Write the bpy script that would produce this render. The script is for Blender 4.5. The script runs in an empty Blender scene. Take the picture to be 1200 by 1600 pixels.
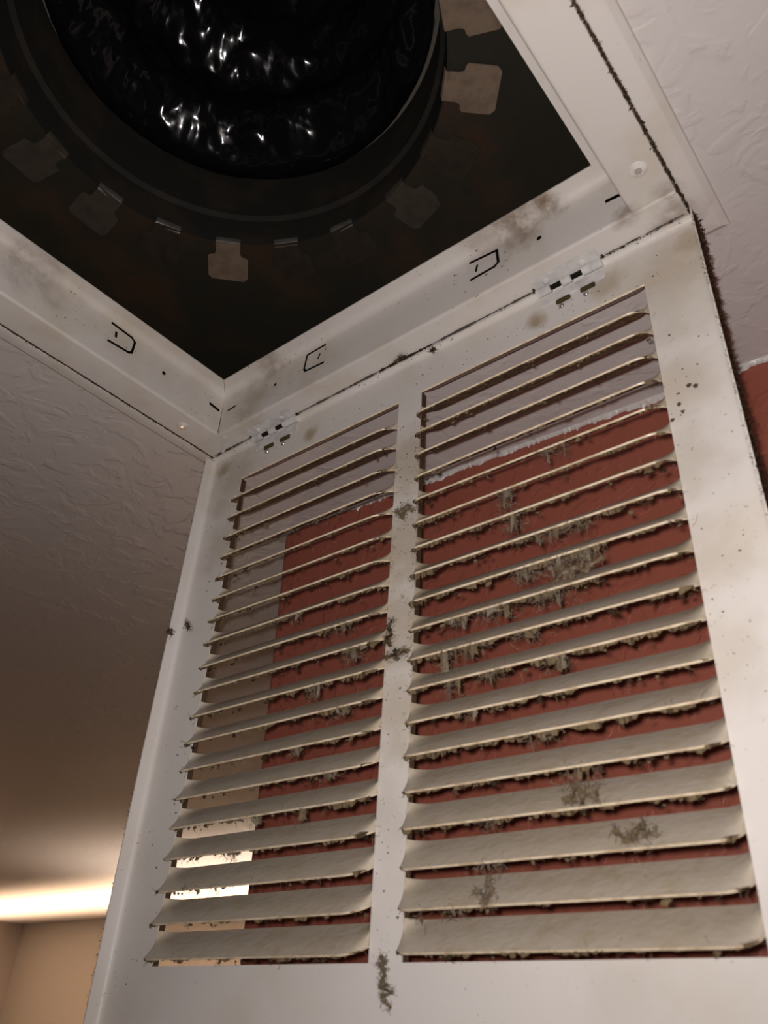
import bpy, bmesh, math, random
from mathutils import Vector, Matrix
random.seed(7)
S = bpy.context.scene
COL = S.collection
PI = math.pi

# ------------------------------------------------------------------ camera
cam_d = bpy.data.cameras.new('camera')
cam = bpy.data.objects.new('camera', cam_d); COL.objects.link(cam)
cam.location = (0.45745, -0.34204, -0.38946)
cam.rotation_euler = (math.radians(122.038), math.radians(-1.623), math.radians(38.281))
cam_d.sensor_fit = 'HORIZONTAL'; cam_d.sensor_width = 36.0
cam_d.lens = 36.0 * 1268.73 / 1200.0
cam_d.clip_start = 0.005
cam_d.dof.use_dof = True
cam_d.dof.focus_distance = 0.60
cam_d.dof.aperture_fstop = 17.0
S.camera = cam

# ------------------------------------------------------------------ light
wd = bpy.data.worlds.new('room'); S.world = wd; wd.use_nodes = True
wd.node_tree.nodes['Background'].inputs[0].default_value = (1.0, 0.80, 0.66, 1)
wd.node_tree.nodes['Background'].inputs[1].default_value = 0.035
S.view_settings.view_transform = 'Standard'
S.view_settings.look = 'None'
S.view_settings.gamma = 1.0
S.view_settings.use_curve_mapping = False
S.view_settings.exposure = 0.0

def lamp(name, kind, loc, power, color, **kw):
    d = bpy.data.lights.new(name, kind); d.energy = power; d.color = color
    for k, v in kw.items(): setattr(d, k, v)
    o = bpy.data.objects.new(name, d); COL.objects.link(o); o.location = loc
    return o
# the torch of the phone that takes the picture: a small LED a finger's width up and left of the lens
CR_ = cam.rotation_euler.to_matrix()
TORCH = lamp('phone_torch', 'SPOT', cam.location + CR_ @ Vector((-0.006, 0.007, 0.0)), 7.0, (1.0, 0.925, 0.885), shadow_soft_size=0.0035, spot_size=math.radians(138), spot_blend=0.9)
TORCH.rotation_euler = (CR_ @ Matrix.Rotation(math.radians(11), 3, 'X')).to_euler()
# added unseen warm uplight, for the bright band on the far ceiling
UP = lamp('added_uplight', 'AREA', (-2.95, 1.86, -0.60), 30.0, (1.0, 0.71, 0.46), shape='RECTANGLE', size=2.4, size_y=0.16)
UP.rotation_euler = (PI + 0.05, 0, 0.0); UP.data.spread = math.radians(75)
# added warm fill for the far ceiling, an unseen point source
lamp('warm_fill', 'POINT', (-1.35, 0.95, -1.15), 3.2, (1.0, 0.62, 0.34), shadow_soft_size=0.08)

# ------------------------------------------------------------------ materials
def srgb(r, g, b):
    f = lambda c: (c / 255 / 12.92) if c / 255 <= 0.04045 else ((c / 255 + 0.055) / 1.055) ** 2.4
    return (f(r), f(g), f(b), 1)
class M:
    """tiny node-tree writer"""
    def __init__(s, name):
        s.m = bpy.data.materials.new(name); s.m.use_nodes = True
        s.t = s.m.node_tree; s.N = s.t.nodes; s.b = s.N['Principled BSDF']
    def n(s, kind, **kw):
        x = s.N.new(kind)
        for k, v in kw.items(): setattr(x, k, v)
        return x
    def l(s, a, b): s.t.links.new(a, b)
    def pos(s, mode='Position', obj=False):
        if obj: return s.n('ShaderNodeTexCoord').outputs['Object']
        return s.n('ShaderNodeNewGeometry').outputs['Position']
    def noise(s, vec, scale, detail=4, rough=.55, dist=0.0):
        x = s.n('ShaderNodeTexNoise'); x.inputs['Scale'].default_value = scale
        x.inputs['Detail'].default_value = detail; x.inputs['Roughness'].default_value = rough
        x.inputs['Distortion'].default_value = dist
        s.l(vec, x.inputs['Vector']); return x.outputs['Fac']
    def rng(s, v, a, b, c=0.0, d=1.0, smooth=True):
        x = s.n('ShaderNodeMapRange'); x.interpolation_type = 'SMOOTHSTEP' if smooth else 'LINEAR'
        for i, q in zip((1, 2, 3, 4), (a, b, c, d)): x.inputs[i].default_value = q
        s.l(v, x.inputs[0]); return x.outputs[0]
    def math(s, op, a, b=None):
        x = s.n('ShaderNodeMath', operation=op)
        for i, q in enumerate((a, b)):
            if q is None: continue
            if isinstance(q, (int, float)): x.inputs[i].default_value = q
            else: s.l(q, x.inputs[i])
        return x.outputs[0]
    def mix(s, f, a, b):
        x = s.n('ShaderNodeMix', data_type='RGBA')
        if isinstance(f, (int, float)): x.inputs[0].default_value = f
        else: s.l(f, x.inputs[0])
        for i, q in ((6, a), (7, b)):
            if isinstance(q, tuple): x.inputs[i].default_value = q
            else: s.l(q, x.inputs[i])
        return x.outputs[2]
    def color(s, c):
        if isinstance(c, tuple): s.b.inputs['Base Color'].default_value = c
        else: s.l(c, s.b.inputs['Base Color'])
    def bump(s, h, strength, dist):
        x = s.n('ShaderNodeBump'); x.inputs['Strength'].default_value = strength
        x.inputs['Distance'].default_value = dist
        s.l(h, x.inputs['Height']); s.l(x.outputs[0], s.b.inputs['Normal'])
    def spots(s, vec, pts):
        """sum of soft round stains: (x, y, z, radius, amount)"""
        acc = None
        wob = s.noise(vec, 70, 3)
        for (x, y, z, r, a) in pts:
            d = s.n('ShaderNodeVectorMath', operation='DISTANCE'); s.l(vec, d.inputs[0])
            d.inputs[1].default_value = (x, y, z)
            v = s.math('ADD', d.outputs['Value'], s.math('MULTIPLY', s.math('SUBTRACT', wob, 0.5), r * 1.3))
            v = s.rng(v, r * 0.1, r, a, 0.0)
            acc = v if acc is None else s.math('MAXIMUM', acc, v)
        return acc
    def rough(s, r, spec=0.5, metal=0.0):
        s.b.inputs['Roughness'].default_value = r
        s.b.inputs['Specular IOR Level'].default_value = spec
        s.b.inputs['Metallic'].default_value = metal
        return s

PAINT = (0.64, 0.60, 0.57, 1)
DUST = (0.26, 0.19, 0.115, 1)
# enamel of the fixed frame: white, faint yellowing, rust spot on the hinge lip, freckles
m = M('frame_enamel'); P = m.pos()
base = m.mix(m.rng(m.noise(P, 22, 3), .45, .8), PAINT, (0.56, 0.50, 0.42, 1))
st = m.spots(P, [(0.305, -0.032, 0.041, .028, .75), (0.325, -0.034, 0.041, .016, .95), (0.285, -0.034, 0.041, .03, .35),
                 (0.392, -0.012, 0.0, .02, .55), (0.085, -0.034, 0.041, .02, .5), (0.37, -0.028, 0.001, .012, .6),
                 (0.03, -0.20, 0.035, .035, .4), (0.395, -0.03, 0.0, .012, .5), (0.06, -0.0274, 0.016, .03, .3)])
st = m.math('MULTIPLY', st, m.rng(m.noise(P, 160, 4), .25, .6, .35, 1))
c = m.mix(st, base, (0.17, 0.105, 0.055, 1))
fk = m.rng(m.noise(P, 420, 2, .4), .70, .76)
c = m.mix(m.math('MULTIPLY', fk, m.rng(m.noise(P, 12, 2), .45, .7)), c, (0.10, .075, .05, 1))
m.color(c); m.rough(.38, .45); m.bump(m.noise(P, 300, 2), .06, .001); FRAME = m.m
# enamel of the hanging door (object space), dust yellow round the slots and hinges
def door_paint(name, extra=0.0, dust=DUST):
    m = M(name); P = m.pos()
    base = m.mix(m.rng(m.noise(P, 14, 3), .40, .75), (0.67, .635, .61, 1), (0.62, .57, .51, 1))
    st = m.spots(P, DOORSTAINS)
    c = m.mix(st, base, (0.30, 0.215, 0.11, 1))
    if extra:
        c = m.mix(m.rng(m.noise(P, 90, 4, .65), .40, .80, extra * .62, extra), c, dust)
    fk = m.rng(m.noise(P, 500, 2, .4), .71, .75)
    c = m.mix(m.math('MULTIPLY', fk, m.rng(m.noise(P, 18, 2), .45, .65, .2, .9)), c, (0.12, .095, .075, 1))
    m.color(c); m.rough(.42, .4); m.bump(m.noise(P, 260, 3), .08 + .25 * extra, .001)
    return m.m
TILT = -0.03729; DO = Vector((0.00088, -0.00573, -0.00262))
def D2W(x, y, z):
    return Vector((x + DO.x, DO.y + y * math.cos(TILT) - z * math.sin(TILT), DO.z + y * math.sin(TILT) + z * math.cos(TILT)))
def ds(x, z, r, a, y=0.0):
    w = D2W(x, y, z); return (w.x, w.y, w.z, r, a)
DOORSTAINS = [ds(.393, -.017, .016, .55), ds(.384, -.030, .04, .33), ds(.372, -.05, .05, .22), ds(.345, -.017, .018, .5), ds(.298, -.0195, .010, .8),
              ds(.109, -.0215, .009, .75), ds(.0134, -.0143, .012, .75), ds(.03, -.03, .04, .35), ds(.375, -.075, .02, .2),
              ds(.2013, -.09, .04, .5), ds(.2013, -.15, .05, .55), ds(.2013, -.20, .045, .5), ds(.2013, -.25, .04, .35), ds(.2013, -.30, .03, .2), ds(.372, -.11, .03, .3), ds(.372, -.16, .03, .3),
              ds(.37, -.21, .03, .25), ds(.37, -.26, .03, .22), ds(.025, -.09, .03, .3), ds(.02, -.05, .02, .3), ds(.31, -.375, .03, .12)]
DOORP = door_paint('door_enamel')
BLADE = door_paint('louver_enamel', .85, (0.43, .345, .215, 1))
m = M('louver_underside_dust'); P = m.pos()
m.color(m.mix(m.rng(m.noise(P, 240, 5, .7), .35, .65), (0.30, .225, .15, 1), (0.13, .085, .05, 1))); m.rough(.95, .1)
m.bump(m.noise(P, 700, 3), .8, .0008); UNDER = m.m
m = M('louver_edge'); P = m.pos()
m.color(m.mix(m.rng(m.noise(P, 160, 3), .4, .7), (0.72, .60, .44, 1), (0.50, .38, .25, 1))); m.rough(.4, .4); EDGE = m.m
def plain(name, c, r=.6, spec=.4, metal=0.0):
    m = M(name); P = m.pos(); d = tuple(x * .7 for x in c[:3]) + (1,)
    m.color(m.mix(m.rng(m.noise(P, 120, 4), .35, .75), c, d)); m.rough(r, spec, metal); return m.m
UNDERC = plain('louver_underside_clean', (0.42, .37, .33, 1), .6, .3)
SLOTDUST = plain('slot_edge_dust', (0.085, .052, .030, 1), .95, .1)
LINT = plain('lint_dust', (0.165, .120, .070, 1), 1.0, .05)
LINTD = plain('lint_dark', (0.040, .026, .017, 1), 1.0, .05)
LINTM = plain('lint_brown', (0.075, .050, .030, 1), 1.0, .05)
LINTG = plain('lint_grey', (0.20, .165, .125, 1), 1.0, .05)
CRACKB = plain('crack_dust_brown', (0.075, .048, .028, 1), 1.0, .05)
CRACKD = plain('crack_dust_shade', (0.085, .072, .062, 1), 1.0, .05)
SPECK = plain('soot_speck', (0.09, .07, .055, 1), 1.0, .05)
BROWN = plain('gasket_brown', (0.050, .024, .014, 1), 1.0, .05)
HINGE = plain('hinge_enamel', (0.66, .64, .63, 1), .3, .5)
SCREWP = plain('screw_enamel', (0.74, .70, .66, 1), .18, .7)
CHROME = plain('screw_steel', (0.70, .66, .62, 1), .25, .5, .85)
OLIVE = plain('hole_shade', (0.085, .062, .028, 1), .9, .1)
BLACK = plain('hole_dark', (0.012, .010, .008, 1), .9, .1)  # near black on slit walls and pin, painting in the gaps' shade
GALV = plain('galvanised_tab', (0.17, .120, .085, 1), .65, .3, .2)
TABD = plain('dark_tab', (0.032, .024, .017, 1), .7, .2, .1)  # copies of the tab metal with darkness set in the colour, tab by tab
TABM = plain('mid_dark_tab', (0.048, .038, .029, 1), .7, .2, .1)
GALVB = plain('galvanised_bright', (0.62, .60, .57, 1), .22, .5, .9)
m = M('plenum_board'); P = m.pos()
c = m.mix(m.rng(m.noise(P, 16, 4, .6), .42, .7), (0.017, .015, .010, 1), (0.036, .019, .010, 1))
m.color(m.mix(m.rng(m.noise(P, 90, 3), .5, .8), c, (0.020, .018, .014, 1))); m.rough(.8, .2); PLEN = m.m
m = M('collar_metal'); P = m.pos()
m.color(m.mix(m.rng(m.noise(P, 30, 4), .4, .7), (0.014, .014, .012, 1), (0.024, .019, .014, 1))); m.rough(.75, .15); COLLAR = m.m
m = M('flex_film'); m.color((0.004, .004, .005, 1)); m.rough(.13, .30); FILM = m.m
# ceiling: skip-trowel plaster, semi-gloss paint
def plaster(name, c1, c2):
    m = M(name); P = m.pos()
    mp = m.n('ShaderNodeMapping'); m.l(P, mp.inputs[0]); mp.inputs['Scale'].default_value = (1, 1, 1)
    n1 = m.noise(mp.outputs[0], 34, 3, .5, .8)
    plate = m.rng(n1, .47, .60)
    n2 = m.noise(P, 70, 3, .5, .5)
    ridge = m.rng(n2, .58, .74)
    n3 = m.noise(P, 260, 2)
    h = m.math('ADD', m.math('ADD', m.math('MULTIPLY', plate, .55), m.math('MULTIPLY', ridge, .45)), m.math('MULTIPLY', n3, .22))
    m.color(m.mix(n2, c1, c2)); m.rough(.36, .5); m.bump(h, .42, .0016)
    return m.m
CEIL = plaster('ceiling_plaster', (0.60, .555, .545, 1), (0.56, .515, .50, 1))
m = M('red_wall_paint'); P = m.pos()
n = m.noise(P, 60, 4)
sk = m.rng(m.noise(P, 170, 2, .4), .72, .78)
c = m.mix(n, (0.34, .100, .066, 1), (0.30, .086, .058, 1))
m.color(m.mix(m.math('MULTIPLY', sk, .5), c, (0.50, .26, .2, 1)))
m.rough(.5, .35)
m.bump(m.math('ADD', m.rng(m.noise(P, 48, 3, .5, 1.), .52, .6), m.math('MULTIPLY', m.noise(P, 220, 2), .35)), .4, .0012); RED = m.m
BEIGE = plaster('beige_wall_paint', (0.36, .325, .285, 1), (0.345, .31, .27, 1))
MAUVE = plaster('mauve_wall_paint', (0.33, .275, .25, 1), (0.31, .26, .235, 1))
FLOOR = plain('floor_tile', (0.30, .22, .16, 1), .5)

# ------------------------------------------------------------------ helpers
def obj(name, verts, faces, mats, parent=None, fmat=None, smooth=True, angle=32):
    me = bpy.data.meshes.new(name); me.from_pydata([tuple(v) for v in verts], [], faces); me.update()
    if not isinstance(mats, (list, tuple)): mats = [mats]
    for q in mats: me.materials.append(q)
    if fmat:
        for p, i in zip(me.polygons, fmat): p.material_index = i
    bm = bmesh.new(); bm.from_mesh(me); bmesh.ops.recalc_face_normals(bm, faces=bm.faces); bm.to_mesh(me); bm.free()
    if smooth:
        for p in me.polygons: p.use_smooth = True
        me.set_sharp_from_angle(angle=math.radians(angle))
    o = bpy.data.objects.new(name, me); COL.objects.link(o)
    if parent: o.parent = parent
    return o
def tag(o, label, cat=None, group=None):
    o['label'] = label
    if cat: o['category'] = cat
    if group: o['group'] = group
    return o
def structure(o): o['kind'] = 'structure'; return o
def empty(name, loc=(0, 0, 0)):
    o = bpy.data.objects.new(name, None); COL.objects.link(o); o.location = loc; o.empty_display_size = .02; return o
class MB:
    def __init__(s): s.v = []; s.f = []; s.m = []
    def add(s, vs, fs, mi=0):
        k = len(s.v); s.v += [Vector(v) for v in vs]; s.f += [tuple(i + k for i in f) for f in fs]; s.m += [mi] * len(fs)
    def box(s, a, b, mi=0, M4=None):
        x0, y0, z0 = a; x1, y1, z1 = b
        vs = [Vector(q) for q in ((x0,y0,z0),(x1,y0,z0),(x1,y1,z0),(x0,y1,z0),(x0,y0,z1),(x1,y0,z1),(x1,y1,z1),(x0,y1,z1))]
        if M4: vs = [M4 @ q for q in vs]
        s.add(vs, [(0,3,2,1),(4,5,6,7),(0,1,5,4),(1,2,6,5),(2,3,7,6),(3,0,4,7)], mi)
    def bbox(s, a, b, r, mi=0, M4=None):
        """box with chamfered edges"""
        c = [(p + q) / 2 for p, q in zip(a, b)]; h = [abs(q - p) / 2 for p, q in zip(a, b)]
        bm = bmesh.new(); bmesh.ops.create_cube(bm, size=2)
        for v in bm.verts: v.co = Vector([c[i] + v.co[i] * h[i] for i in range(3)])
        bmesh.ops.bevel(bm, geom=bm.edges[:], offset=r, segments=2, affect='EDGES')
        bm.verts.index_update(); k = len(s.v)
        s.v += [(M4 @ v.co) if M4 else v.co.copy() for v in bm.verts]
        for f in bm.faces: s.f.append(tuple(v.index + k for v in f.verts)); s.m.append(mi)
        bm.free()
    def cyl(s, a, b, r, n=14, mi=0, r2=None):
        a = Vector(a); b = Vector(b); ax = (b - a).normalized(); u = ax.orthogonal().normalized(); w = ax.cross(u)
        r2 = r if r2 is None else r2; vs = []
        for p, q in ((a, r), (b, r2)):
            vs += [p + (u * math.cos(2*PI*i/n) + w * math.sin(2*PI*i/n)) * q for i in range(n)]
        s.add(vs, [(i, (i+1) % n, n + (i+1) % n, n + i) for i in range(n)] + [tuple(range(n-1, -1, -1)), tuple(range(n, 2*n))], mi)
    def dome(s, c, ax, r, h, n=16, rings=4, mi=0):
        c = Vector(c); ax = Vector(ax).normalized(); u = ax.orthogonal().normalized(); w = ax.cross(u); vs = []; fs = []
        for j in range(rings):
            t = j / rings * PI / 2
            vs += [c + ax * h * math.sin(t) + (u * math.cos(2*PI*i/n) + w * math.sin(2*PI*i/n)) * r * math.cos(t) for i in range(n)]
        vs.append(c + ax * h)
        for j in range(rings - 1):
            fs += [(j*n+i, j*n+(i+1) % n, (j+1)*n+(i+1) % n, (j+1)*n+i) for i in range(n)]
        fs += [((rings-1)*n+i, (rings-1)*n+(i+1) % n, rings*n) for i in range(n)]
        fs.append(tuple(range(n-1, -1, -1))); s.add(vs, fs, mi)
    def strand(s, pts, r, mi=0):
        k = len(s.v); n = len(pts)
        for i, p in enumerate(pts):
            d = (pts[min(i+1, n-1)] - pts[max(i-1, 0)]); d = d.normalized() if d.length > 1e-9 else Vector((0, 0, 1))
            u = d.orthogonal().normalized(); w = d.cross(u); rr = r * (1 if i < n - 1 else .35)
            for a in range(3): s.v.append(p + (u * math.cos(a*2.0944) + w * math.sin(a*2.0944)) * rr)
        for i in range(n - 1):
            for a in range(3):
                s.f.append((k+i*3+a, k+i*3+(a+1) % 3, k+i*3+3+(a+1) % 3, k+i*3+3+a)); s.m.append(mi)
    def blob(s, c, r, sq=(1, 1, 1), mi=0, jag=.45, sub=1):
        bm = bmesh.new(); bmesh.ops.create_icosphere(bm, subdivisions=sub, radius=1); k = len(s.v)
        bm.verts.index_update()
        for v in bm.verts:
            q = 1 + random.uniform(-jag, jag)
            s.v.append(Vector(c) + Vector([v.co[i] * r * sq[i] * q for i in range(3)]))
        for f in bm.faces: s.f.append(tuple(v.index + k for v in f.verts)); s.m.append(mi)
        bm.free()
    def build(s, name, mats, parent=None, **kw): return obj(name, s.v, s.f, mats, parent, s.m, **kw)
def wander(p, d, length, n, curl):
    pts = [Vector(p)]; d = Vector(d).normalized()
    for i in range(n):
        d = (d + Vector((random.gauss(0, curl), random.gauss(0, curl), random.gauss(0, curl)))).normalized()
        pts.append(pts[-1] + d * length / n)
    return pts
def rdir(): return Vector((random.gauss(0, 1), random.gauss(0, 1), random.gauss(0, 1))).normalized()

# ------------------------------------------------------------------ setting
W = 0.40
FARX, FARY = -4.19, 2.33
def quad_slab(name, x0, x1, y0, y1, z0, z1, mat):
    b = MB(); b.box((x0, y0, z0), (x1, y1, z1)); return structure(b.build(name, mat, smooth=False))
# ceiling with the square hole of the return opening
b = MB(); h0, h1 = 0.0035, W - 0.0035
xs = [FARX, h0, h1, 3.0]; ys = [-3.0, -h1, -h0, FARY]; ZC = 0.004; ZT = 0.03
for i in range(3):
    for j in range(3):
        if i == 1 and j == 1: continue
        b.box((xs[i], ys[j], ZC), (xs[i+1], ys[j+1], ZT))
o = structure(b.build('ceiling', CEIL, smooth=False))
bm = bmesh.new(); bm.from_mesh(o.data); bmesh.ops.remove_doubles(bm, verts=bm.verts, dist=1e-6)
seen = {}
for f in bm.faces: seen.setdefault(tuple(sorted(v.index for v in f.verts)), []).append(f)
bmesh.ops.delete(bm, geom=[f for l in seen.values() if len(l) > 1 for f in l], context='FACES'); bm.to_mesh(o.data); bm.free()
# red accent wall, free end at the left, slightly out of square with the grille
def red_wall():
    p0 = Vector((-0.041, 0.117, 0)); d = Vector((0.438, 0.025, 0)).normalized(); nrm = Vector((-d.y, d.x, 0)); L = 3.0
    b = MB(); R_ = 0.006; pr = []
    for (cx, cy, a0) in ((R_, R_, 270), (R_, .13 - R_, 180)):
        for k in range(5):
            a = math.radians(a0 - k * 22.5) if a0 == 270 else math.radians(180 - k * 22.5)
            pr.append((cx + R_ * math.cos(a), cy + R_ * math.sin(a)))
    pr = pr + [(L, .13), (L, 0)]
    n = len(pr); vs = []
    for z in (-2.45, ZC + .001):
        vs += [p0 + d * u + nrm * v + Vector((0, 0, z)) for u, v in pr]
    b.add(vs, [(i, (i+1) % n, n + (i+1) % n, n + i) for i in range(n)] + [tuple(range(n-1, -1, -1)), tuple(range(n, 2*n))])
    w = structure(b.build('wall_back', RED)); 
    # ragged plaster bead where the ceiling texture meets the red paint
    t = MB(); N = 420; prev = None; random.seed(3); drop = .004
    for i in range(N + 1):
        u = -0.002 + (0.62) * i / N
        drop += random.gauss(0, .0006); drop = min(.0085, max(.0018, drop))
        dd = drop + (random.random() < .06) * random.uniform(.001, .003)
        q = p0 + d * u
        ring = [q + nrm * (-.0030) + Vector((0, 0, ZC)), q + nrm * (-.0016) + Vector((0, 0, ZC - dd * .7)), q + nrm * (-.0004) + Vector((0, 0, ZC - dd)), q + nrm * .002 + Vector((0, 0, ZC - dd)), q + nrm * .002 + Vector((0, 0, ZC))]
        if prev: t.add(prev + ring, [(a, (a+1) % 5, 5 + (a+1) % 5, 5 + a) for a in range(5)])
        prev = ring
    structure(t.build('trim_1', CEIL, smooth=False))
red_wall()
quad_slab('wall_far', FARX - .1, 3.1, FARY, FARY + .1, -2.45, ZT, BEIGE)
quad_slab('wall_left', FARX - .1, FARX, -3.0, FARY, -2.45, ZT, MAUVE)
quad_slab('floor', FARX - .1, 3.1, -3.0, FARY + .1, -2.5, -2.45, FLOOR)

# ------------------------------------------------------------------ fixed frame of the return grille
WB, HL, LIP, MF, TH = 0.0274, 0.0408, 0.0130, 0.0148, 0.0008
grille = tag(empty('return_air_grille', (0, 0, 0)), 'white enamelled metal air return grille with its dusty louvered door hanging open from the ceiling', 'vent')
def arc(cx, cy, r, a0, a1, n): return [(cx + r * math.cos(math.radians(a0 + (a1-a0) * i / n)), cy + r * math.sin(math.radians(a0 + (a1-a0) * i / n))) for i in range(n + 1)]
R1, R2 = .0022, .006
# (u = distance inwards from the crack, z)
PROF = [(.0012, .0030), (.0012, .0006)] + [(.0016, 0.0)] + arc(WB - R1, R1, R1, -90, 0, 5) + arc(WB + R2, HL - R2, R2, 180, 90, 6) + [(WB + LIP, HL)]
def off(pr, t):
    out = []
    for i, p in enumerate(pr):
        a = Vector(pr[max(i-1, 0)]); b_ = Vector(pr[min(i+1, len(pr)-1)]); d = (b_ - a).normalized()
        out.append((p[0] - d.y * t, p[1] + d.x * t))
    return out
POFF = off(PROF, TH)
def channel(name, side, parent):
    """side: hinge (along x at y<0), left, right, near"""
    def P(u, s, z):
        if side == 'hinge': return (s, -u, z)
        if side == 'near': return (s, -W + u, z)
        if side == 'left': return (u, -s, z)
        return (W - u, -s, z)
    def ends(u, z):
        if side in ('hinge', 'near'):
            if u < WB - 1e-4 or z < .0021: return (.0012, W - .0012)
            return (u + (.0003 if u > WB + .003 else .0), W - u)
        if u < WB - 1e-4 or z < .0021: return (WB + .0005, W - WB - .0005)
        if u <= WB + .0004 and z < .033: return (WB + .0009, W - WB - .0009)
        return (u, W - u)
    NS = 40; ring = PROF + POFF[::-1]; n = len(ring); vs = []
    base = [ends(u, z) for u, z in PROF]; base = base + base[::-1]
    for k in range(NS + 1):
        for (u, z), (a, c) in zip(ring, base):
            vs.append(P(u, a + (c - a) * k / NS, z))
    fs = []
    for k in range(NS):
        fs += [(k*n+i, k*n+(i+1) % n, (k+1)*n+(i+1) % n, (k+1)*n+i) for i in range(n)]
    m_ = len(PROF)
    for k in (0, NS):
        fs += [(k*n+i, k*n+i+1, k*n+n-2-i, k*n+n-1-i) for i in range(m_-1)]
    return obj(name, vs, fs, FRAME, parent)
ch_h = channel('frame_channel', 'hinge', grille)
ch_l = channel('frame_channel', 'left', grille)
ch_r = channel('frame_channel', 'right', grille)
ch_n = channel('frame_channel', 'near', grille)
# knock-out tabs, slits and holes punched through the channel walls
def punch(o, strips, axis, lo, hi):
    """strips: polygons in the wall plane (s, z); punched along axis from lo to hi"""
    b = MB()
    for poly in strips:
        n = len(poly); vs = []
        for w in (lo, hi): vs += [((s, w, z) if axis == 'y' else (w, s, z)) for s, z in poly]
        b.add(vs, [tuple(range(n-1, -1, -1)), tuple(range(n, 2*n))] + [(i, (i+1) % n, n+(i+1) % n, n+i) for i in range(n)])
    c = obj('cutter', b.v, b.f, BLACK, smooth=False)
    md = o.modifiers.new('punch', 'BOOLEAN'); md.operation = 'DIFFERENCE'; md.object = c; md.solver = 'EXACT'; md.material_mode = 'TRANSFER'
    dg = bpy.context.evaluated_depsgraph_get(); me = bpy.data.meshes.new_from_object(o.evaluated_get(dg))
    o.modifiers.clear(); o.data = me; bpy.data.objects.remove(c)
def seg(p, q, w):
    p = Vector(p); q = Vector(q); d = (q - p).normalized(); n = Vector((-d.y, d.x)) * w / 2; p = p - d * w * .4; q = q + d * w * .4
    return [tuple(p + n), tuple(q + n), tuple(q - n), tuple(p - n)]
def disc(c, r, n=10): return [(c[0] + r * math.cos(2*PI*i/n), c[1] + r * math.sin(2*PI*i/n)) for i in range(n)]
def path(pts, w): return [seg(pts[i], pts[i+1], w) for i in range(len(pts)-1)]
def each(o, polys, axis, lo, hi):
    for q in polys: punch(o, [q], axis, lo, hi)
each(ch_h, path([(0.2662, .0338), (0.2862, .0318), (0.2868, .0205), (0.2836, .0182), (0.2662, .0178)], .0021) + [seg((.2712, .0278), (.2702, .0232), .0017)]
     + path([(0.1382, .0338), (0.1203, .0335), (0.1183, .0205), (.1200, .0178), (0.1379, .0165)], .0019) + [seg((.1335, .027), (.1321, .0238), .0016)]
     + [disc((.088, .021), .0014), disc((.316, .0217), .0017), seg((.0352, .0212), (.0432, .0218), .0018), seg((.3610, .0212), (.3680, .0206), .0028)], 'y', -.0290, -.0255)
each(ch_l, path([(-0.1358, .0350), (-0.1186, .0342), (-0.1151, .0320), (-0.1156, .0215), (-.1180, .0198), (-0.1352, .0184)], .0020) + [seg((-.1311, .0294), (-.1306, .0258), .0020)]
     + [disc((-.0862, .0226), .0017), seg((-.0398, .0236), (-.0312, .0228), .0026)], 'x', .0255, .0290)
# outer flange against the ceiling
FP = [(0.0004, .0032), (0.0004, .0004), (.0009, 0.0), (.0055, -.0005), (MF - .0042, 0.0), (MF - .0006, .0022), (MF, .0038)]
def flange(side):
    vs = []; n = len(FP); L = []
    for u, z in FP:
        a, c = -u, W + u
        if side == 'hinge': L.append(((a, u, z), (c, u, z)))
        elif side == 'near': L.append(((a, -W - u, z), (c, -W - u, z)))
        elif side == 'left': L.append(((-u, u, z), (-u, -W - u, z)))
        else: L.append(((W + u, u, z), (W + u, -W - u, z)))
    for p, q in L: vs += [p, q]
    fs = [(2*i, 2*i+1, 2*i+3, 2*i+2) for i in range(n-1)] + [(2*n-2, 2*n-1, 1, 0), tuple(range(0, 2*n, 2)), tuple(range(2*n-1, 0, -2))]
    return obj('frame_flange', vs, fs, FRAME, grille, angle=25)
for s in ('hinge', 'left', 'right', 'near'): flange(s)
# screws through the frame into the ceiling
def screw(x, y, r):
    b = MB(); b.dome((x, y, 0), (0, 0, -1), r, .0016, 20, 4)
    b.cyl((x, y, .0), (x, y, .004), r * .5, 10)
    o = b.build('mounting_screw', SCREWP, grille)
    c = MB(); c.cyl((x, y, -.0012), (x, y, -.00172), r * .42, 14, 0, r * .34); c.build('screw_recess', CHROME, o); return o
screw(.3875, -.0518, .0052); screw(.0138, -.0522, .0045)
# corner brace fold in the left corner
b = MB(); Mx = Matrix.Translation((.022, -.016, -.0006)) @ Matrix.Rotation(math.radians(-38), 4, 'Z')
b.bbox((-.011, -.0016, -.0008), (.011, .0016, .0010), .0006, 0, Mx); b.build('corner_brace', FRAME, grille)

# ------------------------------------------------------------------ hanging louvered door
XA, XB, XC, XD = .0371, .1919, .2108, .3659
SW = .1550
ZT0, PITCH, NB = -.03806, .01688, 20
ROOT, LIPZ, DL, D2 = .0109, .0044, .0105, .0085
DH, FD = .400, .0095
ztop = ZT0 + .0066; zbot = ZT0 - PITCH * (NB - 1) - .0068
# panel sheet with two column openings and folded rims
b = MB(); xs = [0, XA, XA + SW, XC, XC + SW, W]; zs = [-DH, zbot, ztop, 0.0]; T = .0009
for i in range(5):
    for j in range(3):
        if j == 1 and i in (1, 3): continue
        sx = 6 if True else 1
        b.box((xs[i], 0, zs[j]), (xs[i+1], T, zs[j+1]))
door = b.build('louvered_door', DOORP, grille, smooth=False)
bm = bmesh.new(); bm.from_mesh(door.data); bmesh.ops.remove_doubles(bm, verts=bm.verts, dist=1e-6)
bm.verts.index_update(); seen = {}
for f in bm.faces: seen.setdefault(tuple(sorted(v.index for v in f.verts)), []).append(f)
bmesh.ops.delete(bm, geom=[f for l in seen.values() if len(l) > 1 for f in l], context='FACES'); bm.to_mesh(door.data); bm.free()
door.location = DO; door.rotation_euler = (TILT, 0, 0)
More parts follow.
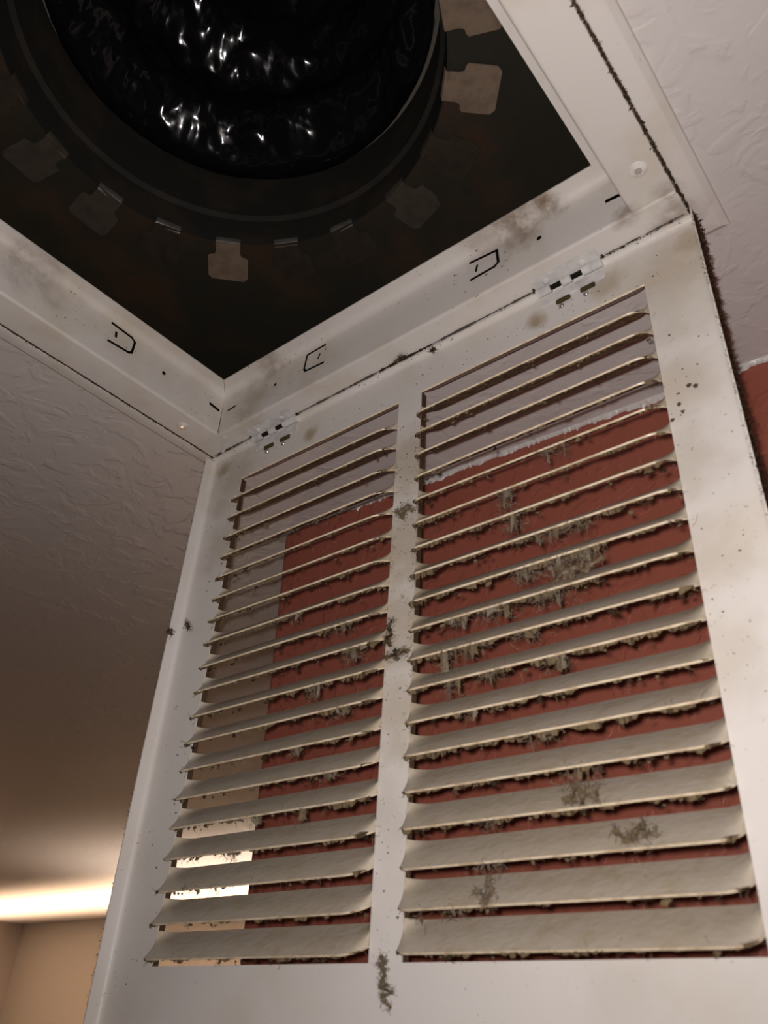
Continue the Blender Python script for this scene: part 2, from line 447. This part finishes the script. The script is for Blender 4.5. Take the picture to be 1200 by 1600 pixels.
# rims: folded edge swept with a rounded root
def rim(pa, pb, inward, mats, fd):
    """pa->pb along the panel edge, inward = unit vector into the panel"""
    pa = Vector(pa); pb = Vector(pb); i_ = Vector(inward); pr = [(.0045, -.00005)] + [(.0032 - .0032 * math.sin(math.radians(a)) + .0, -.0032 + .0032 * math.cos(math.radians(a))) for a in (0, 22, 45, 67, 90)] + [(0, -fd), (-T, -fd), (-T, T), (.0045, T)]
    n = len(pr); K = 24; vs = []
    for k in range(K + 1):
        q = pa.lerp(pb, k / K); vs += [q + i_ * u + Vector((0, v, 0)) for u, v in pr]
    fs = []; fm = []
    for k in range(K):
        for j in range(n):
            fs.append((k*n+j, k*n+(j+1) % n, (k+1)*n+(j+1) % n, (k+1)*n+j)); fm.append(1 if j in (7,) else 0)
    fs += [tuple(range(n)), tuple(range(K*n, K*n+n))]; fm += [0, 0]
    return obj('door_rim', vs, fs, mats, door, fm)
rim((0, 0, -.0012), (0, 0, -DH), (1, 0, 0), [DOORP, DOORP], FD)
tag(rim((W, 0, -.0012), (W, 0, -DH), (-1, 0, 0), [DOORP, BROWN], FD), 'rim with a dark brown dusty outer side')
rim((0, 0, -DH), (W, 0, -DH), (0, 0, 1), [DOORP, DOORP], FD)
rim((0, 0, 0), (W, 0, 0), (0, 0, -1), [DOORP, DOORP], .0038)
# louver blade, pressed out of the sheet and closed at both ends
def blade_mesh(half=False):
    """half: the topmost louver has no back lip, it starts at a crease in the sheet"""
    NP = 9; xs_ = []; E = .0100; ne = 10; n = NP + 1
    for i in range(ne): xs_.append(E * (i / ne) ** 1.6)
    for i in range(25): xs_.append(E + (SW - 2*E) * i / 24)
    for i in range(ne - 1, -1, -1): xs_.append(SW - E * (i / ne) ** 1.6)
    front = []; back = []
    for x in xs_:
        t = min(1.0, min(x, SW - x) / E); f = max(math.sqrt(max(0.0, 1 - (1 - t) ** 2)), .03)
        P0 = Vector((D2 * f, ROOT)); P2 = Vector((-DL * f, -LIPZ * f))
        if half: P2 = Vector((.0002, .0066)); P0 = Vector((D2 * f + .0002, .0066 + .0060 * f + .001))
        P1 = (P0 + P2) / 2 + Vector((-.0004, .0005)) * f
        pts = [P0 * (1-k/NP)**2 + P1 * 2*(k/NP)*(1-k/NP) + P2 * (k/NP)**2 for k in range(n)]
        for k, p in enumerate(pts):
            d = (pts[min(k+1, NP)] - pts[max(k-1, 0)]).normalized(); nn = Vector((-d.y, d.x))
            if nn.y < 0: nn = -nn
            front.append((x, p.x, p.y)); q = p - nn * .0010; back.append((x, q.x, q.y))
    vs = front + back; B = len(front); fs = []; fm = []; nx = len(xs_)
    for i in range(nx - 1):
        for k in range(NP):
            a = i*n+k; fs.append((a, a+1, a+n+1, a+n)); fm.append(0)
            fs.append((B+a, B+a+n, B+a+n+1, B+a+1)); fm.append(3 if half else 1)
        a = i*n+NP; fs.append((a, B+a, B+a+n, a+n)); fm.append(2)
        a = i*n; fs.append((a, a+n, B+a+n, B+a)); fm.append(0)
    for i in (0, nx-1):
        for k in range(NP): a = i*n+k; fs.append((a, B+a, B+a+1, a+1)); fm.append(1)
    return vs, fs, fm
def louver(half):
    v, f, m_ = blade_mesh(half); return obj('louver', v, f, [BLADE, UNDER, EDGE, UNDERC], door, m_, angle=50)
protos = {True: louver(True), False: louver(False)}; used = set()
for cx in (XA, XC):
    for k in range(NB):
        h = k == 0; o = protos[h]
        if h in used: o = o.copy(); COL.objects.link(o); o.parent = door
        used.add(h)
        o.location = (cx, 0 if h else random.uniform(-.0002, .0002), ZT0 - k * PITCH + (0 if h else random.uniform(-.0002, .0002)))
        o.rotation_euler = (0 if h else random.gauss(0, .012), 0 if h else random.gauss(0, .0015), 0)
# turned-in sheet edges at the ends of the slots
for x, w in ((XA, 1), (XA + SW, -1), (XC, 1), (XC + SW, -1)):
    b = MB(); b.box((x - (.0009 if w > 0 else 0), T, zbot), (x + (0 if w > 0 else .0009), .0050, ztop)); b.build('slot_edge', SLOTDUST, door, smooth=False)
# hinges: leaf on the frame, knuckle barrel, leaf on the door with dark patches painted as shaded holes, and rivets
def hinge(x0, x1):
    root = empty('hinge'); root.parent = grille
    L = x1 - x0; yk, zk = -.0088, -.0032
    b = MB(); b.bbox((x0, -.0185, -.0012), (x1, -.0060, .0002), .0005); b.build('frame_leaf', HINGE, root)
    for fx in (.2, .75):
        b = MB(); b.dome((x0 + L*fx, -.0135, -.0011), (0, 0, -1), .0026, .0010, 14, 3); b.build('frame_rivet', HINGE, root)
    for a, c in ((0, .22), (.39, .54), (.71, 1.0)):
        b = MB(); b.cyl((x0 + L*a, yk, zk), (x0 + L*c, yk, zk), .0030, 16); b.build('knuckle', HINGE, root)
    b = MB(); b.cyl((x0 + .001, yk, zk), (x1 - .001, yk, zk), .0017, 10); b.build('hinge_pin', BLACK, root)
    for xe in (x0 - .0012, x1 + .0012):
        b = MB()
        for _ in range(5): b.blob((xe + random.gauss(0, .0005), yk - .001 + random.gauss(0, .001), -.0010), .0010, (1, 1.4, 1))
        b.build('leaf_end_dark', LINTD, root)  # dark blobs at both ends of the hinge leaf
    def dl(n, mat, fn):
        q = MB(); fn(q); q.v = [D2W(*v) for v in q.v]; return q.build(n, mat, root)
    dl('door_leaf', HINGE, lambda q: q.bbox((x0 + .001, -.0014, -.0115), (x1 - .001, .0002, -.0042), .0005))
    for a in (.34, .71):
        dl('leaf_dark_patch', OLIVE, lambda q: q.bbox((x0 + L*(a-.11), -.0016, -.0150), (x0 + L*(a+.11), .0001, -.0112), .0006))
        dl('door_rivet', CHROME, lambda q: q.dome((x0 + L*(a-.04), 0, -.0170), (0, -1, 0), .0019, .0016, 12, 3))
    return root
hinge(.0490, .0960); hinge(.3025, .3460)

# ------------------------------------------------------------------ duct above the opening
ZP = 0.100
plen = tag(empty('air_duct', (.2, -.2, .03)), 'dark stained duct box with round tabbed collar and crumpled black liner above the opening', 'duct')
def kid(o, par): o.parent = par; o.matrix_parent_inverse = Matrix.Translation(par.location).inverted(); return o
CX, CY, CR = .201, -.195, .1345
b = MB(); n = 96; lim = (-.06, .46, -.46, .06); vs = []
for i in range(n):
    a = 2*PI*i/n; c, s_ = math.cos(a), math.sin(a)
    vs.append((CX + CR*c, CY + CR*s_, ZP))
    tx = ((lim[1] - CX)/c if c > 0 else (lim[0] - CX)/c) if abs(c) > 1e-9 else 9
    ty = ((lim[3] - CY)/s_ if s_ > 0 else (lim[2] - CY)/s_) if abs(s_) > 1e-9 else 9
    t = min(tx, ty); vs.append((CX + t*c, CY + t*s_, ZP))
vs += [(x, y, z + .0012) for x, y, z in vs]; B = 2*n; fs = []
for i in range(n):
    j = (i+1) % n; fs += [(2*i, 2*i+1, 2*j+1, 2*j), (B+2*i, B+2*j, B+2*j+1, B+2*i+1), (2*i, 2*j, B+2*j, B+2*i), (2*i+1, B+2*i+1, B+2*j+1, 2*j+1)]
kid(obj('top_plate', vs, fs, PLEN, None, smooth=False), plen)
for (a, c) in (((-.06, .058, ZT), (.46, .06, ZP)), ((-.06, -.46, ZT), (.46, -.458, ZP)), ((-.06, -.458, ZT), (-.058, .058, ZP)), ((.458, -.458, ZT), (.46, .058, ZP))):
    b = MB(); b.box(a, c); kid(b.build('side_panel', PLEN, None, smooth=False), plen)
# round take-off collar with bent-over tabs
prof = [(CR, ZP - .0008), (CR - .001, ZP + .02), (CR - .001, ZP + .024), (CR - .004, ZP + .027), (CR - .004, ZP + .031), (CR - .001, ZP + .034), (CR - .003, ZP + .075)]
n = 96; vs = []; fs = []; m_ = len(prof)
for t in (0, .0009):
    for r, z in prof: vs += [((r + t) * math.cos(2*PI*i/n) + CX, (r + t) * math.sin(2*PI*i/n) + CY, z) for i in range(n)]
for q in (0, m_*n):
    for k in range(m_-1): fs += [(q+k*n+i, q+k*n+(i+1) % n, q+(k+1)*n+(i+1) % n, q+(k+1)*n+i) for i in range(n)]
for k in (0, m_-1): fs += [(k*n+i, k*n+(i+1) % n, m_*n+k*n+(i+1) % n, m_*n+k*n+i) for i in range(n)]
band = kid(obj('collar_band', vs, fs, COLLAR, None), plen)
def tab(ang, bright, droop, sc=1.0, twist=0.0, tone=1):
    # T outline: (radial, tangential) then bent out flat below the plate
    nk, hd, l1, l2 = .0090 * sc, .0150 * sc, .012, .034 * sc
    out = [(0, -nk), (l1 * .7, -nk), (l1 * .95, -nk - .0012), (l1, -hd + .0016), (l1 + .0012, -hd), (l2 - .003, -hd), (l2, -hd + .003), (l2, hd - .003), (l2 - .003, hd), (l1 + .0012, hd), (l1, hd - .0016), (l1 * .95, nk + .0012), (l1 * .7, nk), (0, nk)]
    a = math.radians(ang); er = Vector((math.cos(a), math.sin(a), 0)); et = Vector((-er.y, er.x, 0)); o0 = Vector((CX, CY, ZP - .0022)) + er * (CR - .0012)
    vs = []; n = len(out)
    for dz in (0, -.0008):
        for r, t in out: vs.append(o0 + er * r + et * t + Vector((0, 0, dz - r * droop - t * twist)))
    fs = [tuple(range(n-1, -1, -1)), tuple(range(n, 2*n))] + [(i, (i+1) % n, n + (i+1) % n, n + i) for i in range(n)]
    fm = [0] * len(fs); B = len(vs)
    # worn bend at the neck, where the tab rolls out of the band
    K = 6; ring = []
    for k in range(K + 1):
        th = PI/2 * k / K; ring.append(((-.0005 - .0030 * math.cos(th) + .0027), -.0008 + .0050 * (1 - math.sin(th))))
    v1 = []
    for r, z in ring: v1 += [o0 + er * r + et * (-nk) + Vector((0, 0, z)), o0 + er * r + et * nk + Vector((0, 0, z))]
    v2 = [v + er * .0007 + Vector((0, 0, .0004)) for v in v1]; q = len(v1)
    f2 = [(2*k, 2*k+1, 2*k+3, 2*k+2) for k in range(K)] + [(q+2*k, q+2*k+2, q+2*k+3, q+2*k+1) for k in range(K)] + [(2*k, 2*k+2, q+2*k+2, q+2*k) for k in range(K)] + [(2*k+1, q+2*k+1, q+2*k+3, 2*k+3) for k in range(K)] + [(0, q, q+1, 1), (2*K, 2*K+1, q+2*K+1, q+2*K)]
    o = obj('bent_tab', vs + v1 + v2, fs + [tuple(i + B for i in f) for f in f2], [(TABD, GALV, TABM)[tone], GALVB if bright else (TABD, GALV, TABM)[tone]], band, fm + [1] * len(f2), angle=25)
    o.matrix_parent_inverse = Matrix.Identity(4)
    return o
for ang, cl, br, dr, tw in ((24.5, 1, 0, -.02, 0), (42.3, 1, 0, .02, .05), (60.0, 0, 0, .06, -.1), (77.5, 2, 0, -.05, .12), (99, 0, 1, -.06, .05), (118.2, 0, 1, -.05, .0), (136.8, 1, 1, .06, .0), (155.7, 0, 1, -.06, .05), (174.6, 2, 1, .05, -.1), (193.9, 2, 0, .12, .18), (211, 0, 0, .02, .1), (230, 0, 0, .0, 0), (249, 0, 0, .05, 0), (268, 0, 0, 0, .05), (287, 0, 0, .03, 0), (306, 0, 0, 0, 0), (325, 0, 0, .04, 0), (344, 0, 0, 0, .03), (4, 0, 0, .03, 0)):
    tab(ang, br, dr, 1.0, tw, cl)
# crumpled flexible duct liner
random.seed(11)
from mathutils import noise as NZ
vs = []; fs = []; nu, nv = 260, 150
for k in range(nv + 1):
    t = k / nv
    for i in range(nu):
        a = 2*PI*i/nu; z = ZP + .066 + t * .30
        rr = .1270 - .018 * min(1, t * 6) + .006 * math.sin(t * 6 * 2*PI)
        cx = CX + .02 * t + .34 * t * t; cy = CY - .01 * t - .26 * t * t
        p = Vector((math.cos(a) * rr * 26, math.sin(a) * rr * 26, z * 26))
        q = NZ.noise(p) * .009 + abs(NZ.noise(p * 2.3)) * -.007 + abs(NZ.noise(p * 6.1)) * -.0035 + NZ.noise(p * 13) * .0009
        rr += q * min(1, t * 8 + .1)
        vs.append((cx + rr * math.cos(a), cy + rr * math.sin(a), z))
for k in range(nv): fs += [(k*nu+i, k*nu+(i+1) % nu, (k+1)*nu+(i+1) % nu, (k+1)*nu+i) for i in range(nu)]
fs.append(tuple(nv*nu + i for i in range(nu)))
kid(obj('flexible_liner', vs, fs, FILM, None, angle=60), plen)

# ------------------------------------------------------------------ lint and dust
random.seed(21)
def dens(x, z):
    """how dusty the louvers are at door point (x, z)"""
    g = lambda cx, cz, sx, sz: math.exp(-((x-cx)/sx)**2 - ((z-cz)/sz)**2)
    return .55 + 1.0 * g(.29, -.21, .06, .06) + .5 * g(.23, -.16, .05, .08) + .5 * g(.16, -.25, .06, .08) + .4 * g(.3, -.31, .05, .04)
# felt of lint hanging in a ragged fringe under each louver lip
dark = MB(); fuzz = MB(); felt = MB()
def felt_run(cx, zk, x0, x1, base, yb):
    n = max(2, int((x1 - x0) / .0009)); prev = None; drop = base
    for i in range(n + 1):
        x = x0 + (x1 - x0) * i / n; e = min(1, min(x, SW - x) / .006); e = math.sqrt(max(0, 1 - (1 - e) ** 2))
        drop += random.gauss(0, .00055); drop = min(base * 2.1, max(.0002, drop + (base - drop) * .12))
        d = drop * (.35 if random.random() < .10 else 1) * min(1, 4 * i / n, 4 * (n - i) / n + .05)
        y = -DL * e + yb * e; z = zk - LIPZ * e + yb * .8 * e
        ring = [Vector((cx + x, y - .0004, z - .0009)), Vector((cx + x, y + .0012, z + .0001)), Vector((cx + x + random.gauss(0, .0003), y + .0005 + random.gauss(0, .0004), z - .0009 - d))]
        if prev: felt.add(prev + ring, [(a, (a+1) % 3, 3 + (a+1) % 3, 3 + a) for a in range(3)], random.choice((0, 0, 0, 1)))
        prev = ring
for cx in (XA, XC):
    for k in range(1, NB):
        zk = ZT0 - k * PITCH; x = .001
        amt = min(1, .30 + k / 9) * (.8 if k >= 17 else 1)
        while x < SW - .003:
            ln_ = random.uniform(.008, .035); x1 = min(SW - .001, x + ln_); dn = dens(cx + (x + x1) / 2, zk)
            felt_run(cx, zk, x, x1, .0013 * amt * (.55 + .75 * dn), random.uniform(.0008, .002))
            if k > 5: felt_run(cx, zk, x, x1, .0009 * amt * (.5 + .7 * dn), random.uniform(.003, .005))
            x = x1 + random.uniform(0, .006) * (1.3 - amt)
        for _ in range(int(22 * amt)):
            x = random.uniform(.002, SW - .002)
            if random.random() > dens(cx + x, zk) / 1.3: continue
            e = min(1, min(x, SW - x) / .008)
            p = Vector((cx + x, -DL * e + random.uniform(.001, .006), zk - LIPZ * e - random.uniform(0, .0022)))
            s_ = random.uniform(.0004, .0011)
            dark.blob(p, s_, (random.uniform(1.0, 2.2), .8, random.uniform(.7, 1.4)), 0 if random.random() < .6 else 1)
            for _ in range(random.randint(1, 3)):
                d = Vector((random.gauss(0, .8), random.gauss(0, .4), -abs(random.gauss(.3, .5))))
                dark.strand(wander(p, d, random.uniform(.002, .005), 4, .5), random.uniform(.00008, .00018), 0 if random.random() < .5 else 1)
        for _ in range(9):
            x = random.choice((random.uniform(-.002, .006), random.uniform(SW - .006, SW + .004), random.uniform(0, SW)))
            p = Vector((cx + x, -DL * min(1, max(.05, min(x, SW - x) / .006)), zk - .0035))
            fuzz.strand(wander(p, rdir(), random.uniform(.002, .006), 5, .45), random.uniform(.00006, .00012), random.choice((0, 1)))
o = felt.build('lint_felt', [LINT, LINTM], door, smooth=False); o['kind'] = 'stuff'
o = dark.build('lint_tufts', [LINTD, LINT], door); o['kind'] = 'stuff'
# webs of lint sagging between neighbouring louvers in the dirtiest places
def web(x, k, w, h, cnt):
    """a soft torn flake of lint with fibres, hanging from the lip of louver k"""
    z0 = ZT0 - k * PITCH - LIPZ; n = 7
    for layer in range(2):
        top = []; bot = []
        for i in range(n + 1):
            t = i / n; xx = x + w * (t - .5) + random.gauss(0, w * .03); hh = h * (random.uniform(.25, 1) if 0 < i < n else .1)
            y = -DL + .001 + layer * .002 + random.gauss(0, .0006)
            top.append(Vector((xx, y, z0 + .0004))); bot.append(Vector((xx + random.gauss(0, w * .06), y + random.uniform(0, .002), z0 - hh)))
        for i in range(n):
            if random.random() < .8: continue
            q = [top[i], top[i+1], bot[i+1], bot[i]]; q2 = [v + Vector((0, .0005, 0)) for v in q]
            fuzz.add(q + q2, [(0,1,2,3),(7,6,5,4),(0,4,5,1),(1,5,6,2),(2,6,7,3),(3,7,4,0)], random.choice((0, 1, 1)))
    for _ in range(cnt * 5):
        p = Vector((x + random.gauss(0, w * .4), random.uniform(-.012, -.007), z0 + random.uniform(-h * .8, .001)))
        d = Vector((random.gauss(0, .8), random.gauss(0, .2), -abs(random.gauss(.5, .5))))
        fuzz.strand(wander(p, d, random.uniform(.003, .008), 7, .5), random.uniform(.00006, .00013), random.choice((0, 1, 1)))
for q in ((.302, 5, .006, .010, 5), (.311, 5, .005, .011, 5), (.276, 6, .008, .012, 10), (.281, 7, .010, .013, 12), (.300, 8, .016, .007, 14), (.318, 8, .010, .006, 10), (.305, 9, .020, .012, 30), (.320, 9, .012, .007, 14), (.285, 9, .012, .008, 12), (.300, 10, .016, .010, 16), (.268, 10, .020, .008, 14), (.246, 10, .010, .006, 8),
          (.255, 11, .012, .009, 12), (.240, 11, .010, .013, 12), (.285, 11, .014, .007, 10), (.243, 12, .008, .010, 8), (.265, 12, .014, .006, 8), (.300, 12, .010, .008, 6), (.253, 13, .005, .009, 4), (.288, 14, .012, .005, 4), (.306, 15, .012, .012, 12), (.263, 16, .006, .005, 4), (.262, 17, .010, .004, 6), (.244, 18, .006, .005, 4), (.226, 18, .004, .006, 3),
          (.150, 11, .006, .010, 8), (.165, 9, .010, .005, 8), (.125, 8, .008, .005, 5), (.178, 10, .012, .009, 14), (.172, 12, .010, .007, 8), (.10, 13, .008, .005, 4), (.115, 15, .008, .006, 4), (.150, 15, .006, .008, 4), (.165, 14, .010, .005, 5), (.14, 13, .004, .006, 2), (.09, 17, .006, .005, 5), (.072, 17, .010, .004, 8), (.10, 16, .006, .004, 6)):
    web(*q)
# fuzz on the mullion between the two columns of louvers
for _ in range(260):
    z = random.choice((random.gauss(-.15, .06), random.gauss(-.2, .02), random.uniform(-.36, -.05))); x = random.choice((random.uniform(XB - .002, XC + .002), random.gauss(XB, .001), random.gauss(XC, .0015)))
    if not -.37 < z < -.04: continue
    p = Vector((x, -.0003, z)); d = Vector((random.gauss(0, 1), -abs(random.gauss(0, .3)), random.gauss(0, .7)))
    fuzz.strand(wander(p, d, random.uniform(.001, .004), 5, .5), random.uniform(.00006, .00012), random.choice((0, 0, 1)))
o = fuzz.build('lint_fibres', [LINT, LINTG], door, smooth=False); o['kind'] = 'stuff'
# soot specks on the sheet
sp = MB()
for _ in range(230):
    x, z = random.choice(((random.uniform(.367, .397), random.uniform(-.36, -.06)), (random.uniform(.003, .035), random.uniform(-.38, -.02)), (random.uniform(XB + .001, XC - .001), random.uniform(-.37, -.04)), (random.uniform(.01, .39), random.uniform(-.03, -.006)), (random.uniform(XB, XC), random.uniform(-.24, -.08))))
    s = random.choice((.0002, .0003, .0003, .0005)); sp.blob((x, -.0001, z), s, (random.uniform(.7, 1.8), .5, random.uniform(.7, 1.4)))
for x, z in ((.372, -.1243), (.3728, -.1293), (.3669, -.1322), (.378, -.115), (.381, -.117)): sp.blob((x, -.0001, z), .0013, (1, .4, 1))
o = sp.build('soot_specks', SPECK, door); o['kind'] = 'stuff'
# lint in the cracks and right rim, with dark beads painting the gap's shade
ln = MB()
def crackline(a, b_, n, spread, r, ln_len, weight=lambda t: 1.0):
    a = Vector(a); b_ = Vector(b_)
    for i in range(n):
        t = random.random()
        if random.random() > weight(t): continue
        p = a.lerp(b_, t) + Vector((random.gauss(0, spread), random.gauss(0, spread), random.gauss(0, spread * .4)))
        ln.strand(wander(p, rdir() + (b_ - a).normalized() * random.choice((-1, 1)) * .8, random.uniform(.4, 1) * ln_len, 4, .5), r * random.uniform(.6, 1.3))
        if random.random() < .5: ln.blob(p, r * random.uniform(1.5, 3.2), (1, 1, .7))
crackline((.0002, -.002, .0004), (.0002, -.34, .0004), 800, .0003, .00026, .0022)
crackline((W - .0002, -.002, .0004), (W - .0002, -.30, .0004), 900, .0005, .00030, .0022)
crackline((.10, -.0085, -.0010), (.30, -.0085, -.0012), 150, .0004, .00024, .005, lambda t: .35 + .65 * math.exp(-((t-.55)/.16)**2))
crackline((.35, -.0085, -.0010), (.397, -.0085, -.0012), 70, .0004, .00026, .004)
crackline((.003, -.0085, -.0010), (.05, -.0085, -.0012), 60, .0003, .00022, .004)
def bead(a, b_, r0, y):  # dark bead that stands in for the shaded gap above the door
    prev = None; n = int((b_ - a) / .0008); r = r0
    for i in range(n + 1):
        x = a + (b_ - a) * i / n; r = min(r0 * 1.7, max(r0 * .5, r + random.gauss(0, r0 * .25))); r = min(r, r0 * (.15 + min(i, n - i) / 5))
        ring = [Vector((x, y + r * math.cos(q), -.0006 + r * 1.2 * math.sin(q))) for q in (0, 1.257, 2.513, 3.77, 5.027)]
        if prev: ln.add(prev + ring, [(j, (j+1) % 5, 5 + (j+1) % 5, 5 + j) for j in range(5)])
        prev = ring
bead(.176, .224, .0010, -.0100); bead(.362, .371, .0007, -.0100)
gl = ln; ln = MB()
for xx in (.0003, W - .0003):
    prev = None
    for i in range(460):
        r = random.uniform(.00035, .0008); y = -.001 - .375 * i / 459
        ring = [Vector((xx + r * math.cos(q), y, .0003 + r * .8 * math.sin(q))) for q in (0, 1.257, 2.513, 3.77, 5.027)]
        if prev: ln.add(prev + ring, [(j, (j+1) % 5, 5 + (j+1) % 5, 5 + j) for j in range(5)], 1)
        prev = ring
bead(.003, .0475, .00042, -.0100); bead(.0975, .176, .00050, -.0100); bead(.224, .301, .00050, -.0100); bead(.3475, .362, .0005, -.0100); bead(.374, .397, .0005, -.0100)
o = ln.build('crack_dust_shade', [CRACKD, CRACKB], grille); o['kind'] = 'stuff'; ln = gl
o = ln.build('crack_lint', LINTD, grille); o['kind'] = 'stuff'
rf = MB()
for _ in range(900):
    z = -random.uniform(.004, .385); p = Vector((W + .0012, random.uniform(-FD, .001), z))
    rf.strand(wander(p, Vector((1, random.gauss(0, .6), random.gauss(0, .8))), random.uniform(.0012, .0038), 3, .5), random.uniform(.00015, .0003))
for _ in range(170):
    z = -random.uniform(.01, .30); p = Vector((W + random.uniform(0, .001), -FD, z))
    rf.strand(wander(p, Vector((-.3, -.3, random.gauss(0, .8))), random.uniform(.0008, .002), 3, .5), random.uniform(.00008, .00016))
for _ in range(150):
    z = -random.uniform(.004, .385); p = Vector((-.0006, -FD, z))
    rf.strand(wander(p, Vector((-.6, -.3, random.gauss(0, .8))), random.uniform(.0008, .002), 3, .5), random.uniform(.00012, .00022))
o = rf.build('rim_lint', BROWN, door); o['kind'] = 'stuff'

# loose clumps, each a thing of its own
def clump(x, y, z, rx, rz, n, label, mat=0, loose=.8, r=.00009):
    b = MB()
    core = [Vector((random.gauss(0, rx * .45), -abs(random.gauss(0, .001)), random.gauss(0, rz * .45))) for _ in range(max(5, n // 5))]
    core.sort(key=lambda c: c.z if rz > rx else c.x)
    for c in core: b.blob(c, random.uniform(.0004, .0009), (1.7, .6, 1.3), random.choice((0, 1)), jag=.35, sub=2)
    for _ in range(4):      # matted fibres that tie the clump together
        b.strand([c + Vector((random.gauss(0, .0006), random.gauss(0, .0003), random.gauss(0, .0006))) for c in core], random.uniform(.00025, .0005), random.choice((0, 0, 1)))
    for _ in range(n * 4):
        p = random.choice(core) + Vector((random.gauss(0, .001), random.gauss(0, .0006), random.gauss(0, .001)))
        b.strand(wander(p, rdir(), random.uniform(.002, .006) * loose, 7, .6), random.uniform(.6, 1.3) * r, random.choice((0, 0, 1)))
    o = b.build('lint_clump', [[LINT, LINTG], [LINTD, LINT]][mat]); o.location = D2W(x, y, z)
    tag(o, label, 'lint', 'loose lint clumps on the louvered door'); return o
clump(.2026, -.001, -.3715, .0035, .012, 75, 'tan lint clump stuck below the slots, at the foot of the door centre strip')
clump(.3085, -DL - .0005, -.3085, .009, .006, 55, 'tan lint clump on a low right hand louver, fourth louver up from the bottom')
clump(.3290, -DL - .0005, -.3250, .010, .004, 40, 'flat wide tan lint clump on a right hand louver, third from the bottom')
clump(.0130, -.003, -.1530, .003, .004, 26, 'dark lint clump on the left rim of the door, upper of two', 1)
clump(.0035, -FD, -.1590, .002, .004, 22, 'small dark lint clump over the left rim edge, lower of two', 1)
clump(.2035, -.003, -.2200, .008, .003, 55, 'dark shaggy lint clump across the middle of the door centre strip', 1)
clump(.1965, -.002, -.2050, .003, .010, 50, 'stringy dark lint clump climbing the left side of the centre strip', 1)
clump(.2090, -DL, -.1330, .006, .004, 60, 'olive brown lint clump covering the left end of a right hand louver high up')
clump(.3120, -DL, -.2060, .012, .006, 90, 'largest tan lint clump, on the middle of a right hand louver')
clump(.2620, -DL, -.3420, .007, .005, 36, 'pale grey wispy lint clump on a right hand louver, second from the bottom')
clump(.1995, -.0075, .0000, .008, .0015, 34, 'dark lint clump in the hinge crack above the door centre strip', 1)
clump(.2240, -.0045, -.0050, .003, .003, 20, 'small dark lint clump just below the hinge crack, right of the other', 1)

# ------------------------------------------------------------------ added uplight trough, unseen, built round the ceiling light
up = tag(empty('added_uplight_trough', (-3.1, 2.2, -.7)), 'long white trough added out of view at the far beige wall, to carry the ceiling uplight', 'lamp')
def ub(name, a, c):
    b = MB(); b.bbox(a, c, .003); return kid(b.build(name, HINGE, None), up)
ub('trough_base', (-4.18, 1.82, -.72), (-1.85, 2.328, -.70)); ub('trough_front', (-4.18, 1.80, -.72), (-1.85, 1.82, -.58)); ub('trough_back', (-4.18, 2.08, -.70), (-1.85, 2.328, -.58))
ub('trough_end', (-4.19, 1.80, -.72), (-4.18, 2.328, -.58)); ub('trough_end', (-1.85, 1.80, -.72), (-1.84, 2.328, -.58))

# ------------------------------------------------------------------ added torchiere, hidden by the door, to widen the ceiling glow
TX, TY = -1.62, 1.70
tor = tag(empty('added_torchiere', (TX, TY, -2.45)), 'added tall bronze torchiere, hidden from view, that brightens the far ceiling', 'lamp')
def lathe(name, prof, mat, par, n=32):
    vs = []; fs = []
    for r, z in prof: vs += [(TX + r * math.cos(2*PI*i/n), TY + r * math.sin(2*PI*i/n), z) for i in range(n)]
    for k in range(len(prof) - 1): fs += [(k*n+i, k*n+(i+1) % n, (k+1)*n+(i+1) % n, (k+1)*n+i) for i in range(n)]
    fs += [tuple(range(n)), tuple(range((len(prof)-1)*n, len(prof)*n))]
    return kid(obj(name, vs, fs, mat, None), par)
BRONZE = plain('bronze', (0.07, .05, .035, 1), .4, .5, .6)
lathe('base', [(.14, -2.45), (.14, -2.435), (.10, -2.42), (.02, -2.41)], BRONZE, tor)
lathe('pole', [(.012, -2.42), (.012, -.66)], BRONZE, tor)
lathe('bowl', [(.02, -.66), (.08, -.64), (.14, -.60), (.17, -.555), (.166, -.555), (.136, -.595), (.07, -.632), (.01, -.645)], BRONZE, tor)
t_ = lamp('added_torchiere_light', 'SPOT', (TX, TY, -.60), 50.0, (1.0, 0.82, 0.64), shadow_soft_size=0.04, spot_size=math.radians(124), spot_blend=0.7)
t_.rotation_euler = (PI, 0, 0)
